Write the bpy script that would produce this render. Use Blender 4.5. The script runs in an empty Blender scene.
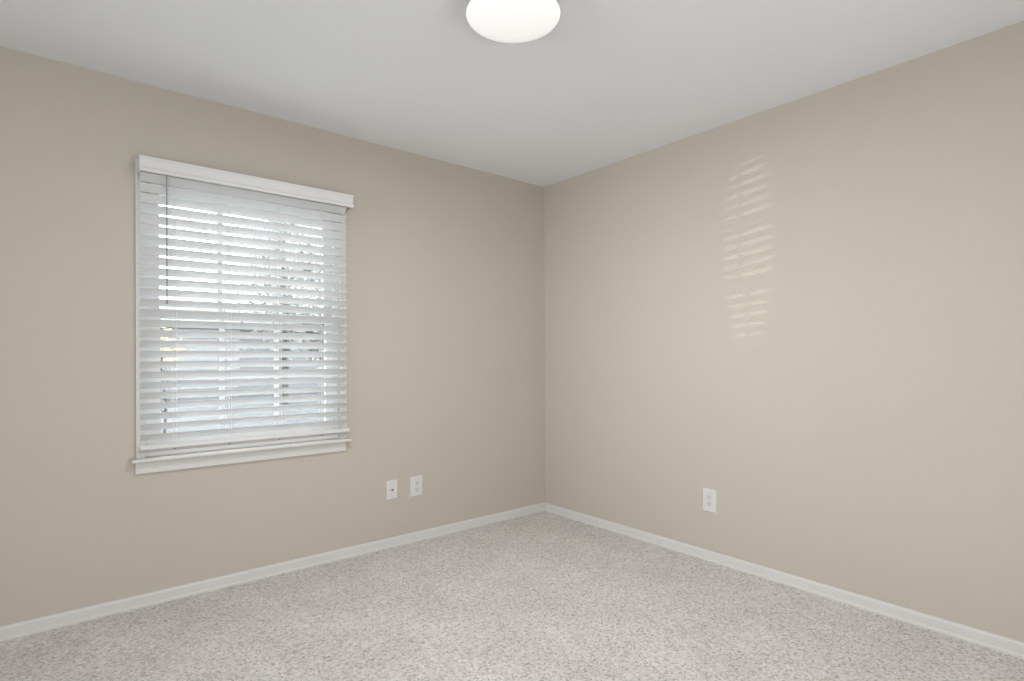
import bpy, bmesh, math, random
from mathutils import Vector, Matrix

random.seed(7)
S = bpy.context.scene
COL = S.collection

# ------------------------------------------------------------------ camera
ROOM_H = 2.44
cam_d = bpy.data.cameras.new('camera')
cam = bpy.data.objects.new('camera', cam_d)
COL.objects.link(cam)
cam_d.sensor_width = 36.0
cam_d.sensor_fit = 'HORIZONTAL'
cam_d.lens = 558.69 * 36.0 / 1024.0
cam_d.shift_x = 0.0
cam_d.shift_y = (357.0 - 340.5) / 1024.0
cam_d.clip_start = 0.05
cam_d.clip_end = 500
YAW = 50.5458
cam.matrix_world = (Matrix.Translation((-2.8754, -3.1060, 1.157))
                    @ Matrix.Rotation(math.radians(YAW - 90.0), 4, 'Z')
                    @ Matrix.Rotation(math.radians(90.0), 4, 'X')
                    @ Matrix.Rotation(math.radians(-0.147), 4, 'Z'))
S.camera = cam

# ------------------------------------------------------------------ view / exposure
S.view_settings.view_transform = 'Standard'
S.view_settings.look = 'None'
S.view_settings.gamma = 1.0
S.view_settings.use_curve_mapping = False
S.view_settings.exposure = 0.06

# ------------------------------------------------------------------ world (bright hazy sky)
SKY_STRENGTH = 7.0
LAMP_STRENGTH = 18.0
SIDE_FILL_STRENGTH = 10.0
BACK_FILL_R_STRENGTH = 29.0
BACK_FILL_L_STRENGTH = 32.0
GLINT_STRENGTH = 5200.0

w = bpy.data.worlds.new('sky')
S.world = w
w.use_nodes = True
nt = w.node_tree
nt.nodes.clear()
out = nt.nodes.new('ShaderNodeOutputWorld')
bg = nt.nodes.new('ShaderNodeBackground')
bg.inputs['Color'].default_value = (0.91, 0.955, 1.0, 1)
bg.inputs['Strength'].default_value = SKY_STRENGTH
nt.links.new(bg.outputs[0], out.inputs[0])


def area_light(name, loc, target, sx, sy, power, color):
    d = bpy.data.lights.new(name, 'AREA')
    d.shape = 'RECTANGLE'
    d.size, d.size_y = sx, sy
    d.energy = power
    d.color = color
    o = bpy.data.objects.new(name, d)
    COL.objects.link(o)
    o.location = loc
    o.rotation_euler = (Vector(target) - Vector(loc)).to_track_quat('-Z', 'Y').to_euler()
    return o


# added fill lamp in the side wall, beyond the left edge of the picture
side_fill = area_light('side_fill_light', (-5.08, -1.2, 1.30), (0, -1.2, 1.30), 1.5, 1.5, SIDE_FILL_STRENGTH, (0.93, 0.97, 1.0))
side_fill.data.spread = math.radians(60)
# invented fill lamp in a back wall recess behind the photographer
area_light('back_fill_right', (-1.55, -3.97, 1.05), (-1.55, 0, 1.05), 0.78, 1.95, BACK_FILL_R_STRENGTH, (0.96, 0.98, 1.0))

# second fill lamp, added further along the back wall
area_light('back_fill_left', (-3.9, -3.97, 1.05), (-3.9, 0, 1.05), 0.78, 1.95, BACK_FILL_L_STRENGTH, (0.93, 0.97, 1.0))

# low sun glancing off something parked outside, thrown up through the blind onto the right wall
gl = bpy.data.lights.new('sun_glint', 'SPOT')
gl.energy = GLINT_STRENGTH
gl.color = (1.0, 0.95, 0.88)
gl.shadow_soft_size = 0.012
gl_o = bpy.data.objects.new('sun_glint', gl)
COL.objects.link(gl_o)
g_src = Vector((-17.8, 11.64, 0.23))
g_tgt = Vector((-2.150, 0.0, 1.55))
gl_o.location = g_src
gl_o.rotation_euler = (g_tgt - g_src).to_track_quat('-Z', 'Y').to_euler()
gl.spot_size = math.radians(3.2)
gl.spot_blend = 0.35
gl_o.scale = (0.19, 1.0, 1.0)


# ------------------------------------------------------------------ materials
def mat(name, color, rough=0.5, spec=0.3, metallic=0.0):
    m = bpy.data.materials.new(name)
    m.use_nodes = True
    b = m.node_tree.nodes['Principled BSDF']
    b.inputs['Base Color'].default_value = (*color, 1)
    b.inputs['Roughness'].default_value = rough
    b.inputs['Specular IOR Level'].default_value = spec
    b.inputs['Metallic'].default_value = metallic
    return m


def add_noise(m, scale, amount, bump=0.0, bump_scale=None, bump_dist=0.001, detail=3.0):
    """Multiply the base colour by a mild procedural noise and add a fine bump."""
    n = m.node_tree
    b = n.nodes['Principled BSDF']
    tc = n.nodes.new('ShaderNodeTexCoord')
    no = n.nodes.new('ShaderNodeTexNoise')
    no.inputs['Scale'].default_value = scale
    no.inputs['Detail'].default_value = detail
    n.links.new(tc.outputs['Object'], no.inputs['Vector'])
    c = b.inputs['Base Color'].default_value[:3]
    ramp = n.nodes.new('ShaderNodeValToRGB')
    ramp.color_ramp.elements[0].position = 0.3
    ramp.color_ramp.elements[1].position = 0.7
    ramp.color_ramp.elements[0].color = (*[x * (1 - amount) for x in c], 1)
    ramp.color_ramp.elements[1].color = (*[min(1, x * (1 + amount)) for x in c], 1)
    n.links.new(no.outputs['Fac'], ramp.inputs['Fac'])
    n.links.new(ramp.outputs['Color'], b.inputs['Base Color'])
    if bump:
        nb = n.nodes.new('ShaderNodeTexNoise')
        nb.inputs['Scale'].default_value = bump_scale or scale * 10
        nb.inputs['Detail'].default_value = 2.0
        n.links.new(tc.outputs['Object'], nb.inputs['Vector'])
        bp = n.nodes.new('ShaderNodeBump')
        bp.inputs['Strength'].default_value = bump
        bp.inputs['Distance'].default_value = bump_dist
        n.links.new(nb.outputs['Fac'], bp.inputs['Height'])
        n.links.new(bp.outputs['Normal'], b.inputs['Normal'])
    return m


M = {}
M['wall'] = add_noise(mat('beige_wall_paint', (0.500, 0.455, 0.390), 0.85, 0.2), 1.3, 0.012, 0.12, 260, 0.0008)
M['ceiling'] = add_noise(mat('white_ceiling_paint', (0.785, 0.80, 0.82), 0.95, 0.1), 1.1, 0.01, 0.15, 190, 0.001)
M['trim'] = add_noise(mat('white_trim_paint', (0.625, 0.61, 0.59), 0.38, 0.4), 6.0, 0.015)
M['blind'] = add_noise(mat('white_faux_wood', (0.64, 0.638, 0.632), 0.42, 0.4), 9.0, 0.015)
M['cord'] = mat('white_cord', (0.74, 0.74, 0.73), 0.8, 0.1)
M['wand'] = mat('grey_clear_plastic', (0.27, 0.27, 0.28), 0.25, 0.5)
M['plug'] = mat('grey_plug', (0.16, 0.15, 0.16), 0.5)
M['vinyl'] = mat('white_window_vinyl', (0.66, 0.66, 0.66), 0.4, 0.4)
M['plate'] = mat('white_plate_plastic', (0.64, 0.625, 0.605), 0.35, 0.45)
M['receptacle'] = mat('white_receptacle_plastic', (0.60, 0.585, 0.565), 0.4, 0.4)
M['slot'] = mat('dark_slot', (0.05, 0.045, 0.04), 0.7)
M['screw'] = mat('painted_screw', (0.62, 0.60, 0.57), 0.35, 0.5)
M['coax'] = mat('coaxial_metal', (0.30, 0.27, 0.25), 0.35, 0.5, 0.6)
M['pan'] = mat('brushed_nickel', (0.62, 0.58, 0.54), 0.4, 0.5, 0.7)

# glass pane: mostly clear, a fresnel reflection on top
m = bpy.data.materials.new('window_glass')
m.use_nodes = True
n = m.node_tree
n.nodes.clear()
o_ = n.nodes.new('ShaderNodeOutputMaterial')
tr = n.nodes.new('ShaderNodeBsdfTransparent')
tr.inputs['Color'].default_value = (0.93, 0.95, 0.95, 1)
gs = n.nodes.new('ShaderNodeBsdfGlossy')
gs.inputs['Roughness'].default_value = 0.02
lw = n.nodes.new('ShaderNodeLayerWeight')
lw.inputs['Blend'].default_value = 0.5
pw = n.nodes.new('ShaderNodeMath')
pw.operation = 'POWER'
pw.inputs[1].default_value = 4.0
n.links.new(lw.outputs['Facing'], pw.inputs[0])
fr = n.nodes.new('ShaderNodeMath')
fr.operation = 'MULTIPLY_ADD'
fr.inputs[1].default_value = 0.6
fr.inputs[2].default_value = 0.03
n.links.new(pw.outputs[0], fr.inputs[0])
mx = n.nodes.new('ShaderNodeMixShader')
n.links.new(fr.outputs[0], mx.inputs[0])
n.links.new(tr.outputs[0], mx.inputs[1])
n.links.new(gs.outputs[0], mx.inputs[2])
n.links.new(mx.outputs[0], o_.inputs[0])
M['glass'] = m

# glowing acrylic shade of the ceiling lamp
m = bpy.data.materials.new('lit_white_acrylic')
m.use_nodes = True
b = m.node_tree.nodes['Principled BSDF']
b.inputs['Base Color'].default_value = (0.85, 0.85, 0.85, 1)
b.inputs['Roughness'].default_value = 0.35
b.inputs['Emission Color'].default_value = (1.0, 0.99, 0.975, 1)
b.inputs['Emission Strength'].default_value = 0.38
M['shade'] = m

# carpet: pale cut pile with darker flecks
m = mat('pale_cut_pile_carpet', (0.6, 0.56, 0.53), 1.0, 0.0)
n = m.node_tree
b = n.nodes['Principled BSDF']
b.inputs['Sheen Weight'].default_value = 0.15
tc = n.nodes.new('ShaderNodeTexCoord')
def tnoise(scale, detail, rough=0.6):
    q = n.nodes.new('ShaderNodeTexNoise')
    q.inputs['Scale'].default_value = scale
    q.inputs['Detail'].default_value = detail
    q.inputs['Roughness'].default_value = rough
    n.links.new(tc.outputs['Object'], q.inputs['Vector'])
    return q
warp = tnoise(45, 2.0)                      # bend the grid of tufts
va = n.nodes.new('ShaderNodeVectorMath'); va.operation = 'MULTIPLY_ADD'
va.inputs[1].default_value = (0.014, 0.014, 0.014)
n.links.new(warp.outputs['Color'], va.inputs[0])
n.links.new(tc.outputs['Object'], va.inputs[2])
tuft = n.nodes.new('ShaderNodeTexVoronoi')
tuft.inputs['Scale'].default_value = 135
n.links.new(va.outputs[0], tuft.inputs['Vector'])
sep = n.nodes.new('ShaderNodeSeparateColor')
n.links.new(tuft.outputs['Color'], sep.inputs[0])
r1 = n.nodes.new('ShaderNodeValToRGB')
cr = r1.color_ramp
cr.elements[0].position, cr.elements[0].color = 0.0, (0.38, 0.355, 0.335, 1)
cr.elements[1].position, cr.elements[1].color = 1.0, (0.76, 0.735, 0.715, 1)
e = cr.elements.new(0.15); e.color = (0.50, 0.474, 0.452, 1)
e = cr.elements.new(0.35); e.color = (0.60, 0.574, 0.553, 1)
e = cr.elements.new(0.75); e.color = (0.67, 0.645, 0.625, 1)
n.links.new(sep.outputs[0], r1.inputs['Fac'])
coarse = tnoise(3.2, 4.0)
r2 = n.nodes.new('ShaderNodeValToRGB')
r2.color_ramp.elements[0].position, r2.color_ramp.elements[0].color = 0.35, (0.885, 0.875, 0.865, 1)
r2.color_ramp.elements[1].position, r2.color_ramp.elements[1].color = 0.65, (0.985, 0.98, 0.975, 1)
n.links.new(coarse.outputs['Fac'], r2.inputs['Fac'])
mu = n.nodes.new('ShaderNodeMix')
mu.data_type = 'RGBA'
mu.blend_type = 'MULTIPLY'
mu.inputs[0].default_value = 1.0
n.links.new(r1.outputs['Color'], mu.inputs[6])
n.links.new(r2.outputs['Color'], mu.inputs[7])
n.links.new(mu.outputs[2], b.inputs['Base Color'])
bp = n.nodes.new('ShaderNodeBump')
bp.inputs['Strength'].default_value = 0.45
bp.invert = True
bp.inputs['Distance'].default_value = 0.003
n.links.new(tuft.outputs['Distance'], bp.inputs['Height'])
n.links.new(bp.outputs['Normal'], b.inputs['Normal'])
M['carpet'] = m

# outdoors
M['yard'] = add_noise(mat('pale_dry_yard', (0.13, 0.133, 0.135), 0.95, 0.05), 0.5, 0.15)
M['siding'] = add_noise(mat('grey_lap_siding', (0.20, 0.203, 0.207), 0.8, 0.2), 3.0, 0.08)
M['roofing'] = add_noise(mat('grey_roof_shingles', (0.19, 0.19, 0.192), 0.9, 0.1), 12.0, 0.2)
M['bark'] = add_noise(mat('grey_bark', (0.10, 0.09, 0.08), 0.95, 0.05), 8.0, 0.25)
M['leaf'] = add_noise(mat('pale_green_leaves', (0.26, 0.27, 0.255), 0.8, 0.2), 3.0, 0.2)
M['yellow_leaf'] = add_noise(mat('yellow_autumn_leaves', (0.42, 0.34, 0.20), 0.8, 0.2), 3.0, 0.15)


# ------------------------------------------------------------------ mesh helpers
def link(name, bm, material, parent=None, smooth=False, bevel=0.0, segs=2):
    me = bpy.data.meshes.new(name)
    bm.normal_update()
    bm.to_mesh(me)
    bm.free()
    me.materials.append(material)
    if smooth:
        for p in me.polygons:
            p.use_smooth = True
    o = bpy.data.objects.new(name, me)
    COL.objects.link(o)
    if parent is not None:
        o.parent = parent
    if bevel:
        md = o.modifiers.new('bevel', 'BEVEL')
        md.width = bevel
        md.segments = segs
        md.limit_method = 'ANGLE'
        md.angle_limit = math.radians(40)
    return o


def box(bm, x0, x1, y0, y1, z0, z1):
    vs = [bm.verts.new((x, y, z)) for x in (x0, x1) for y in (y0, y1) for z in (z0, z1)]
    for f in ((0, 1, 3, 2), (4, 6, 7, 5), (0, 4, 5, 1), (2, 3, 7, 6), (0, 2, 6, 4), (1, 5, 7, 3)):
        bm.faces.new([vs[i] for i in f])


def bbox(*a):
    bm = bmesh.new()
    box(bm, *a)
    return bm


def tube(bm, pts, r, seg=8, caps=True):
    pts = [Vector(p) for p in pts]
    rs = r if isinstance(r, (list, tuple)) else [r] * len(pts)
    rings = []
    for i, p in enumerate(pts):
        d = (pts[min(i + 1, len(pts) - 1)] - pts[max(i - 1, 0)]).normalized()
        a = d.orthogonal().normalized()
        if abs(d.z) > 0.9:
            a = Vector((1, 0, 0))
            a = (a - d * a.dot(d)).normalized()
        c = d.cross(a)
        rings.append([bm.verts.new(p + (a * math.cos(t) + c * math.sin(t)) * rs[i])
                      for t in [2 * math.pi * k / seg for k in range(seg)]])
    for u, v in zip(rings, rings[1:]):
        for k in range(seg):
            bm.faces.new((u[k], u[(k + 1) % seg], v[(k + 1) % seg], v[k]))
    if caps:
        bm.faces.new(rings[0][::-1])
        bm.faces.new(rings[-1])


def lathe(bm, prof, seg=64, axis='Z'):
    rings = []
    for r, h in prof:
        if r < 1e-6:
            rings.append([bm.verts.new(_ax(0, 0, h, axis))])
        else:
            rings.append([bm.verts.new(_ax(r * math.cos(2 * math.pi * k / seg), r * math.sin(2 * math.pi * k / seg), h, axis))
                          for k in range(seg)])
    for u, v in zip(rings, rings[1:]):
        for k in range(seg):
            a, b2 = u[k % len(u)], u[(k + 1) % len(u)]
            c, d = v[(k + 1) % len(v)], v[k % len(v)]
            vs = []
            for q in (a, b2, c, d):
                if q not in vs:
                    vs.append(q)
            if len(vs) > 2:
                bm.faces.new(vs)
    bmesh.ops.recalc_face_normals(bm, faces=bm.faces)


def _ax(x, y, h, axis):
    return {'Z': (x, y, h), 'Y': (x, h, y), 'X': (h, x, y)}[axis]


def profile_x(bm, prof, x0, x1):
    """Extrude a closed (y, z) outline along x."""
    a = [bm.verts.new((x0, y, z)) for y, z in prof]
    b2 = [bm.verts.new((x1, y, z)) for y, z in prof]
    k = len(prof)
    for i in range(k):
        bm.faces.new((a[i], a[(i + 1) % k], b2[(i + 1) % k], b2[i]))
    bm.faces.new(a[::-1])
    bm.faces.new(b2)
    bmesh.ops.recalc_face_normals(bm, faces=bm.faces)


def profile_y(bm, prof, y0, y1):
    """Extrude a closed (x, z) outline along y."""
    a = [bm.verts.new((x, y0, z)) for x, z in prof]
    b2 = [bm.verts.new((x, y1, z)) for x, z in prof]
    k = len(prof)
    for i in range(k):
        bm.faces.new((a[i], a[(i + 1) % k], b2[(i + 1) % k], b2[i]))
    bm.faces.new(a[::-1])
    bm.faces.new(b2)
    bmesh.ops.recalc_face_normals(bm, faces=bm.faces)


def thing(name, label, cat, loc=(0, 0, 0), rotz=0.0, group=None):
    o = bpy.data.objects.new(name, None)
    o.empty_display_size = 0.1
    COL.objects.link(o)
    o.location = loc
    o.rotation_euler = (0, 0, rotz)
    o['label'] = label
    o['category'] = cat
    if group:
        o['group'] = group
    return o


def struct(o, label, cat):
    o['kind'] = 'structure'
    o['label'] = label
    o['category'] = cat
    return o


# ------------------------------------------------------------------ room shell
XS, YB = -5.00, -3.90          # side wall and back wall, both out of the picture
T = 0.14
H = ROOM_H
# window opening in the left wall of the picture (plane y = 0)
WX0, WX1, WZ0, WZ1 = -2.553, -1.590, 0.692, 2.028

bm = bmesh.new()
box(bm, XS - T, WX0, 0, T, 0, H)
box(bm, WX1, T, 0, T, 0, H)
box(bm, WX0, WX1, 0, T, 0, WZ0)
box(bm, WX0, WX1, 0, T, WZ1, H)
struct(link('wall_left', bm, M['wall']), 'beige painted wall with the window and two small plates', 'wall')

struct(link('wall_right', bbox(0, T, YB - T, 0, 0, H), M['wall']),
       'beige painted wall on the right with one outlet and faint stripes of light', 'wall')

bm = bmesh.new()               # side wall, with an invented recess for its fill lamp
box(bm, XS - T, XS, YB, -1.95, 0, H)
box(bm, XS - T, XS, -0.45, 0, 0, H)
box(bm, XS - T, XS, -1.95, -0.45, 0, 0.55)
box(bm, XS - T, XS, -1.95, -0.45, 2.05, H)
box(bm, XS - T, XS - 0.10, -1.95, -0.45, 0.55, 2.05)
struct(link('wall_side', bm, M['wall']), 'beige side wall beyond the left edge of the picture', 'wall')

bm = bmesh.new()               # back wall; both closed recesses are made up to hold fill lamps
box(bm, XS - T, -4.31, YB - T, YB, 0, H)
box(bm, -3.49, -1.96, YB - T, YB, 0, H)
box(bm, -4.31, -3.49, YB - T, YB, 2.04, H)
box(bm, -4.31, -3.49, YB - T, YB - T + 0.02, 0, 2.04)
box(bm, -1.14, 0, YB - T, YB, 0, H)
box(bm, -1.96, -1.14, YB - T, YB, 2.04, H)
box(bm, -1.96, -1.14, YB - T, YB - T + 0.02, 0, 2.04)
struct(link('wall_back', bm, M['wall']), 'beige back wall behind the camera with two recesses added for fill lamps', 'wall')

bm = bmesh.new()
box(bm, XS - T, T, YB - T, T, -0.12, 0)
struct(link('floor', bm, M['carpet']), 'pale speckled wall to wall carpet floor', 'floor')

struct(link('ceiling', bbox(XS - T, T, YB - T, T, H, H + 0.12), M['ceiling']), 'plain white ceiling with the round lamp', 'ceiling')

# baseboards: flat board, eased top, small shoe at the carpet
def base_prof(s):
    return [(0, 0), (s * 0.017, 0), (s * 0.017, 0.010), (s * 0.0145, 0.0135), (s * 0.012, 0.0145), (s * 0.012, 0.047),
            (s * 0.0105, 0.053), (s * 0.0065, 0.0565), (0, 0.058)]

bm = bmesh.new()
profile_x(bm, base_prof(-1), XS, 0)
struct(link('baseboard_left', bm, M['trim']), 'white baseboard along the window wall', 'baseboard')
bm = bmesh.new()
profile_y(bm, base_prof(-1), YB, -0.017)
struct(link('baseboard_right', bm, M['trim']), 'white baseboard along the right wall', 'baseboard')

# ------------------------------------------------------------------ window
win = bpy.data.objects.new('window_1', None)
COL.objects.link(win)
win.location = ((WX0 + WX1) / 2, 0.06, WZ0)
struct(win, 'white double hung window with grilles behind the lowered blind', 'window')
OX, OY, OZ = win.location


def wpart(name, boxes, material, parent, bevel=0.0):
    bm = bmesh.new()
    for a in boxes:
        box(bm, a[0] - OX, a[1] - OX, a[2] - OY, a[3] - OY, a[4] - OZ, a[5] - OZ)
    return link(name, bm, material, parent, bevel=bevel)


# drywall-return jambs and vinyl frame
F = 0.034
wpart('window_frame', [(WX0, WX0 + F, 0.02, T, WZ0, WZ1), (WX1 - F, WX1, 0.02, T, WZ0, WZ1),
                       (WX0 + F, WX1 - F, 0.02, T, WZ1 - F, WZ1), (WX0 + F, WX1 - F, 0.02, T, WZ0, WZ0 + F)],
      M['vinyl'], win)


def sash(z0, z1, yc):
    x0, x1 = WX0 + F, WX1 - F
    st, th = 0.045, 0.016
    s = wpart('sash', [(x0, x0 + st, yc - th, yc + th, z0, z1), (x1 - st, x1, yc - th, yc + th, z0, z1),
                       (x0 + st, x1 - st, yc - th, yc + th, z0, z0 + 0.042), (x0 + st, x1 - st, yc - th, yc + th, z1 - 0.042, z1)],
              M['vinyl'], win)
    gx0, gx1, gz0, gz1 = x0 + st, x1 - st, z0 + 0.042, z1 - 0.042
    wpart('pane', [(gx0, gx1, yc - 0.002, yc + 0.002, gz0, gz1)], M['glass'], s)
    third = (gx1 - gx0) / 3
    mw = 0.0125
    zc = (gz0 + gz1) / 2
    wpart('muntin', [(gx0 + third - mw, gx0 + third + mw, yc - 0.009, yc - 0.0022, gz0, gz1),
                     (gx0 + 2 * third - mw, gx0 + 2 * third + mw, yc - 0.009, yc - 0.0022, gz0, gz1),
                     (gx0, gx0 + third - mw, yc - 0.009, yc - 0.0022, zc - mw, zc + mw),
                     (gx0 + third + mw, gx0 + 2 * third - mw, yc - 0.009, yc - 0.0022, zc - mw, zc + mw),
                     (gx0 + 2 * third + mw, gx1, yc - 0.009, yc - 0.0022, zc - mw, zc + mw)], M['vinyl'], s)
    return s


MID = 1.372
sash(WZ0 + F, MID + 0.021, 0.048)
sash(MID - 0.021, WZ1 - F, 0.086)

# casing around the opening, stool and apron
CX0, CX1 = -2.577, -1.566
struct(link('trim_1', bbox(CX0, WX0 + 0.012, -0.015, 0, 0.690, 2.076), M['trim'], bevel=0.002), 'narrow white casing on the left side of the window', 'trim')
struct(link('trim_2', bbox(WX1 - 0.012, CX1, -0.015, 0, 0.690, 2.076), M['trim'], bevel=0.002), 'narrow white casing on the right side of the window', 'trim')
struct(link('trim_3', bbox(WX0 + 0.012, WX1 - 0.012, -0.015, 0, 2.018, 2.076), M['trim'], bevel=0.002), 'white head casing behind the blind valance', 'trim')
bm = bmesh.new()
profile_x(bm, [(0.02, 0.672), (-0.035, 0.672), (-0.0395, 0.6745), (-0.042, 0.679), (-0.042, 0.684), (-0.0395, 0.688), (-0.035, 0.690), (0.02, 0.690)], -2.5945, -1.545)
# the stool's back part runs only between the jambs
struct(link('trim_4', bm, M['trim']), 'white window stool, the ledge under the blind', 'window sill')
bm = bmesh.new()
profile_x(bm, [(0, 0.618), (-0.011, 0.618), (-0.014, 0.622), (-0.014, 0.640), (-0.016, 0.660), (-0.019, 0.672), (0, 0.672)], -2.580, -1.571)
struct(link('trim_5', bm, M['trim']), 'white apron board under the window stool', 'trim')

# ------------------------------------------------------------------ window blind (outside mount, slats tilted half closed)
blind = thing('window_blind', 'white wide slat blind lowered over the window, with its tilt wand', 'blind', (-2.07, -0.05, 0.70))
BX, BY, BZ = blind.location


def bl(pts):
    return [(x - BX, y - BY, z - BZ) for x, y, z in pts]


SX0, SX1 = -2.5635, -1.581
SLX = (SX0 + SX1) / 2
TILT = math.radians(-40)
SW, ST = 0.050, 0.0030
PITCH = 0.0481
YC = -0.0420                       # slat centre line

# valance: small crown-like profile with returns at both ends
vp = [(-0.086, 2.006), (-0.0905, 2.008), (-0.0905, 2.021), (-0.0885, 2.0245), (-0.0855, 2.0265), (-0.0855, 2.062), (-0.0875, 2.066), (-0.0905, 2.071),
      (-0.0905, 2.076), (-0.078, 2.076), (-0.078, 2.006)]
bm = bmesh.new()
profile_x(bm, [(y - BY, z - BZ) for y, z in vp], -2.5690 - BX, -1.5535 - BX)
val = link('valance', bm, M['blind'], blind)
for x0, x1 in ((-2.5690, -2.5610), (-1.5615, -1.5535)):
    link('valance_return', bbox(x0 - BX, x1 - BX, -0.078 - BY, -0.0152 - BY, 2.006 - BZ, 2.076 - BZ), M['blind'], val)
link('head_rail', bbox(-2.5585 - BX, -1.5640 - BX, -0.074 - BY, -0.018 - BY, 2.026 - BZ, 2.072 - BZ), M['blind'], blind, bevel=0.003)


def slat_mesh():
    """Cross-section: shallow crown, rounded edges; inner (room) edge high, outer edge low."""
    k = 8
    top, bot = [], []
    for i in range(k + 1):
        u = -SW / 2 + SW * i / k
        crown = 0.0012 * (1 - (2 * u / SW) ** 2)
        half = ST / 2 if 0 < i < k else ST / 2 * 0.45
        top.append((u, crown + half))
        bot.append((u, crown - half))
    ring = top + bot[::-1]
    c, s = math.cos(TILT), math.sin(TILT)
    # u along +y (outdoors) rises with the tilt
    prof = [(u * c - v * s, u * s + v * c) for u, v in ring]
    bm = bmesh.new()
    profile_x(bm, prof, SX0 - SLX, SX1 - SLX)
    me = bpy.data.meshes.new('slat')
    bm.to_mesh(me)
    bm.free()
    me.materials.append(M['blind'])
    return me


sm = slat_mesh()
half_h = SW / 2 * abs(math.sin(TILT))
N_SLAT = 26
rj = random.Random(3)
slat_z = []
for k in range(N_SLAT):
    o = bpy.data.objects.new('slat', sm)
    COL.objects.link(o)
    o.parent = blind
    z = 0.7575 + PITCH * (k + 1) - half_h
    slat_z.append(z)
    o.location = (SLX - BX, YC - BY, z - BZ)
    o.rotation_euler = (math.radians(rj.uniform(-1.3, 1.3)), math.radians(rj.uniform(-0.04, 0.04)), 0)

# bottom rail: a thicker slat at the same tilt
RT = math.radians(-24)
c_, s_ = math.cos(RT), math.sin(RT)
bm = bmesh.new()
rr = []
for u, v in [(-0.0255, -0.0080), (-0.0235, -0.0100), (0.0235, -0.0100), (0.0255, -0.0080), (0.0255, 0.0080), (0.0235, 0.0100), (-0.0235, 0.0100), (-0.0255, 0.0080)]:
    rr.append((u * c_ - v * s_, u * s_ + v * c_))
profile_x(bm, rr, -2.5660 - SLX, -1.5710 - SLX)
rail = link('bottom_rail', bm, M['trim'], blind)
rail.location = (SLX - BX, YC - 0.004 - BY, 0.7360 - BZ)
CORDS = (-2.429, -2.192, -1.951, -1.7215)
for x in CORDS:
    bm = bmesh.new()
    lathe(bm, [(0.0, -0.0018), (0.0055, -0.0012), (0.0055, 0.001), (0.0, 0.001)], 14)
    pg = link('cord_plug', bm, M['plug'], rail)
    pg.location = (x - SLX, -0.002 * c_ + 0.0101 * s_, -0.002 * s_ - 0.0101 * c_)
    pg.rotation_euler = (RT, 0, 0)

yi = YC - SW / 2 * math.cos(TILT) - 0.0022
yo = YC + SW / 2 * math.cos(TILT) + 0.0022
for x in CORDS:
    bm = bmesh.new()
    for yy in (yi, yo):
        for dx in (-0.007, 0.007):
            tube(bm, bl([(x + dx, yy, 0.757 if yy < YC else 0.725), (x + dx, yy, 2.03)]), 0.0008, 6)
    for z in slat_z:                                   # the rungs that carry the slats
        for dx in (-0.007, 0.007):
            tube(bm, bl([(x + dx, yi, z + half_h - 0.0022), (x + dx, yo, z - half_h - 0.0022)]), 0.0005, 4)
    link('ladder_cord', bm, M['cord'], blind)

bm = bmesh.new()
wx = -2.4615
tube(bm, bl([(wx, -0.0740, 2.022), (wx, -0.0740, 2.0), (wx, -0.0740, 1.43), (wx, -0.0740, 1.409)]), [0.0022, 0.0030, 0.0030, 0.0038], 8)
link('tilt_wand', bm, M['wand'], blind, smooth=False)

# ------------------------------------------------------------------ ceiling lamp
LX, LY = -1.6066, -1.5760
lamp = thing('ceiling_light', 'round lit flush ceiling lamp with a white shade', 'ceiling light', (LX, LY, H))
bm = bmesh.new()
lathe(bm, [(0, 0), (0.160, 0), (0.163, -0.003), (0.163, -0.062), (0.160, -0.064), (0, -0.064)], 72)
link('lamp_pan', bm, M['pan'], lamp, smooth=False)
bm = bmesh.new()
lathe(bm, [(0.0, -0.0642), (0.160, -0.0642), (0.1672, -0.0665), (0.1672, -0.0690), (0.1645, -0.0735), (0.158, -0.0775), (0.130, -0.0840), (0.090, -0.0890), (0.045, -0.0920), (0.0, -0.0930)], 72)
link('lamp_shade', bm, M['shade'], lamp, smooth=True)
# the light the shade throws down into the room
ld = bpy.data.lights.new('lamp_glow', 'AREA')
ld.shape = 'DISK'
ld.size = 0.20
ld.energy = LAMP_STRENGTH
ld.color = (0.97, 0.985, 1.0)
lo = bpy.data.objects.new('lamp_glow', ld)
COL.objects.link(lo)
lo.location = (LX, LY, H - 0.0945)

# ------------------------------------------------------------------ wall plates
def plate_mesh(wd, ht, th=0.006):
    bm = bmesh.new()
    e = 0.004
    a = [(-wd / 2, -ht / 2), (wd / 2, -ht / 2), (wd / 2, ht / 2), (-wd / 2, ht / 2)]
    v0 = [bm.verts.new((x, 0, z)) for x, z in a]
    v1 = [bm.verts.new((x, -th * 0.45, z)) for x, z in a]
    v2 = [bm.verts.new((x - math.copysign(e, x), -th, z - math.copysign(e, z))) for x, z in a]
    for u, v in ((v0, v1), (v1, v2)):
        for k in range(4):
            bm.faces.new((u[k], u[(k + 1) % 4], v[(k + 1) % 4], v[k]))
    bm.faces.new(v2)
    bm.faces.new(v0[::-1])
    bmesh.ops.recalc_face_normals(bm, faces=bm.faces)
    return bm


def recep_mesh():
    """One face of a duplex receptacle: round sides, flat top and bottom."""
    bm = bmesh.new()
    r, hh = 0.0172, 0.0140
    a0 = math.asin(hh / r)
    pts = [(r * math.cos(t), r * math.sin(t)) for t in [-a0 + 2 * a0 * i / 10 for i in range(11)]]
    pts += [(-x, -z) for x, z in pts]
    u = [bm.verts.new((x, 0, z)) for x, z in pts]
    v = [bm.verts.new((x, -0.0022, z)) for x, z in pts]
    k = len(pts)
    for i in range(k):
        bm.faces.new((u[i], u[(i + 1) % k], v[(i + 1) % k], v[i]))
    bm.faces.new(v)
    bm.faces.new(u[::-1])
    bmesh.ops.recalc_face_normals(bm, faces=bm.faces)
    return bm


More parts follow.
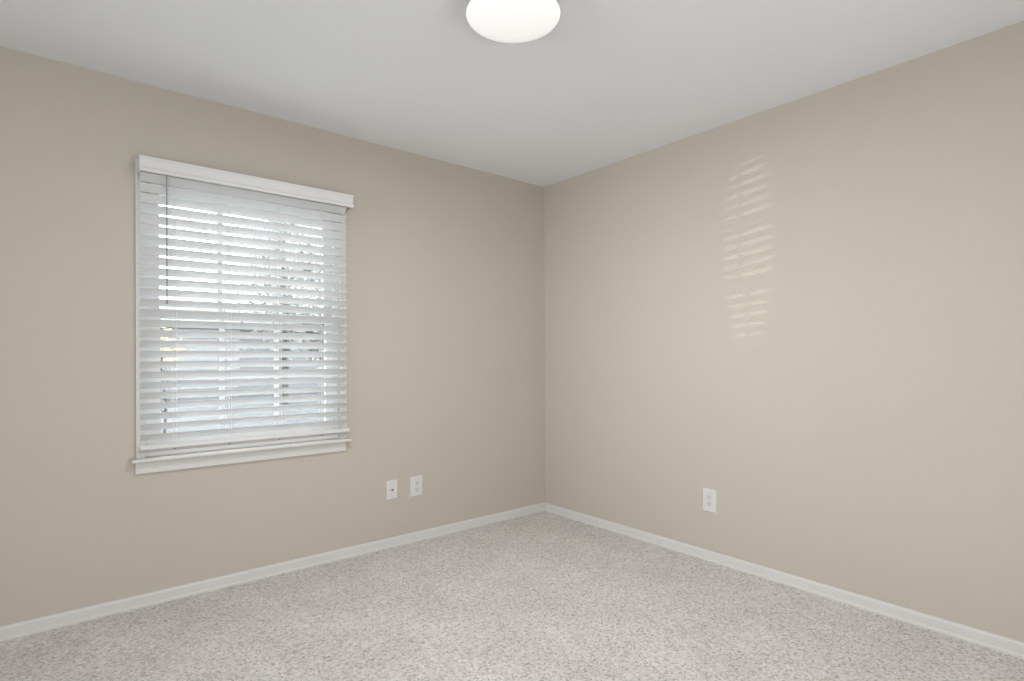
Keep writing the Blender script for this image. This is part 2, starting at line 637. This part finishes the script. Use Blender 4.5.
def screw(parent, z, th):
    bm = bmesh.new()
    lathe(bm, [(0, 0.0), (0.0034, 0.0), (0.0030, -0.0011), (0, -0.0014)], 14, 'Y')
    s = link('screw', bm, M['screw'], parent, smooth=False)
    s.location = (0, -th, z)


def duplex(label, loc, rotz, wd, ht):
    t = thing('wall_outlet', label, 'outlet', loc, rotz)
    link('cover_plate', plate_mesh(wd, ht), M['plate'], t)
    for z in (-0.0195, 0.0195):
        r = link('receptacle', recep_mesh(), M['receptacle'], t)
        r.location = (0, -0.006, z)
        bm = bmesh.new()
        box(bm, -0.0078, -0.0056, -0.0025, -0.0021, -0.0015, 0.0075)
        box(bm, 0.0056, 0.0078, -0.0025, -0.0021, 0.0, 0.0070)
        tube(bm, [(0, -0.0021, -0.0065), (0, -0.0025, -0.0065)], 0.0026, 10)
        s = link('socket_slots', bm, M['slot'], r)
    screw(t, 0, 0.006)
    return t


duplex('white two-socket outlet plate low on the window wall, nearer the corner', (-1.1034, 0, 0.345), 0, 0.084, 0.126)
duplex('white two-socket outlet plate low on the right wall', (0, -1.3717, 0.342), -math.pi / 2, 0.082, 0.131)

jack = thing('cable_jack', 'small white cable jack plate with one metal connector, under the window side', 'cable jack', (-1.2726, 0, 0.347), 0)
link('cover_plate', plate_mesh(0.073, 0.117), M['plate'], jack)
bm = bmesh.new()
lathe(bm, [(0, 0), (0.0065, 0), (0.0065, -0.003), (0.0046, -0.003), (0.0046, -0.010), (0.002, -0.010), (0.002, -0.006), (0, -0.006)], 12, 'Y')
cn = link('connector', bm, M['coax'], jack, smooth=False)
cn.location = (0, -0.006, 0)
cn['label'] = 'metal threaded connector'
for z in (-0.042, 0.042):
    screw(jack, z, 0.006)

# ------------------------------------------------------------------ outdoors, glimpsed between the slats
yard = link('yard', bbox(-40, 40, T + 0.02, 70, -0.75, -0.55), M['yard'])
struct(yard, 'pale ground outside the window', 'ground')
GZ = -0.55

# neighbouring house: long low grey body under a gabled roof
hs = thing('house', 'grey neighbouring house glimpsed through the lower slats', 'house', (7.0, 24.0, GZ))
link('house_wall', bbox(-7.6, 7.0, 0, 7, 0, 3.0), M['siding'], hs)
bm = bmesh.new()
v = [bm.verts.new(p) for p in ((-8.0, -0.5, 3.05), (7.4, -0.5, 3.05), (7.4, 7.5, 3.05), (-8.0, 7.5, 3.05), (-8.0, 3.5, 4.1), (7.4, 3.5, 4.1))]
for f in ((0, 1, 5, 4), (3, 4, 5, 2), (0, 4, 3), (1, 2, 5), (0, 3, 2, 1)):
    bm.faces.new([v[i] for i in f])
bmesh.ops.recalc_face_normals(bm, faces=bm.faces)
link('roof', bm, M['roofing'], hs)


def tree(name, label, cat, loc, height, crown_r, n_leaf, leafmat, seed, leaf=0.16, trunk_r=0.14, zlow=0.35):
    rnd = random.Random(seed)
    t = thing(name, label, cat, loc)
    bm = bmesh.new()
    tube(bm, [(0, 0, 0), (0.05, 0.02, height * 0.35), (-0.04, 0.05, height * 0.65), (0.02, 0, height * 0.92)],
         [trunk_r, trunk_r * 0.8, trunk_r * 0.5, trunk_r * 0.15], 8)
    tips = []
    for i in range(16):
        a = rnd.uniform(0, 2 * math.pi)
        z0 = height * rnd.uniform(0.22, 0.75)
        rr_ = crown_r * rnd.uniform(0.5, 0.95)
        p1 = (0.5 * rr_ * math.cos(a), 0.5 * rr_ * math.sin(a), z0 + height * 0.10)
        p2 = (rr_ * math.cos(a + 0.2), rr_ * math.sin(a + 0.2), z0 + height * 0.20)
        tube(bm, [(0, 0, z0), p1, p2], [trunk_r * 0.35, trunk_r * 0.2, trunk_r * 0.06], 5)
        tips += [Vector(p1), Vector(p2)]
    link('trunk', bm, M['bark'], t)
    bm = bmesh.new()
    for i in range(n_leaf):
        c = rnd.choice(tips) + Vector((rnd.gauss(0, 1), rnd.gauss(0, 1), rnd.gauss(0, 1))) * crown_r * 0.30
        if c.z < height * zlow * 0.5:
            continue
        a = Vector((rnd.gauss(0, 1), rnd.gauss(0, 1), rnd.gauss(0, 1))).normalized()
        b2 = a.orthogonal().normalized()
        s = leaf * rnd.uniform(0.6, 1.2)
        bm.faces.new([bm.verts.new(c + a * s * 0.5), bm.verts.new(c + b2 * s * 0.3), bm.verts.new(c - a * s * 0.5), bm.verts.new(c - b2 * s * 0.3)])
    link('crown', bm, leafmat, t)
    return t


tree('tree', 'larger leafy tree outside, behind the middle of the window blind', 'tree', (3.7, 18.0, GZ), 7.4, 2.0, 9000, M['leaf'], 1)
tree('tree', 'smaller leafy tree outside, behind the right edge of the window blind', 'tree', (3.05, 11.4, GZ), 4.6, 1.0, 5000, M['leaf'], 2)
tree('shrub', 'yellow autumn shrub outside, behind the lower left panes', 'shrub', (-1.15, 10.0, GZ), 2.3, 0.34, 900, M['yellow_leaf'], 3, leaf=0.11, trunk_r=0.03, zlow=1.42)
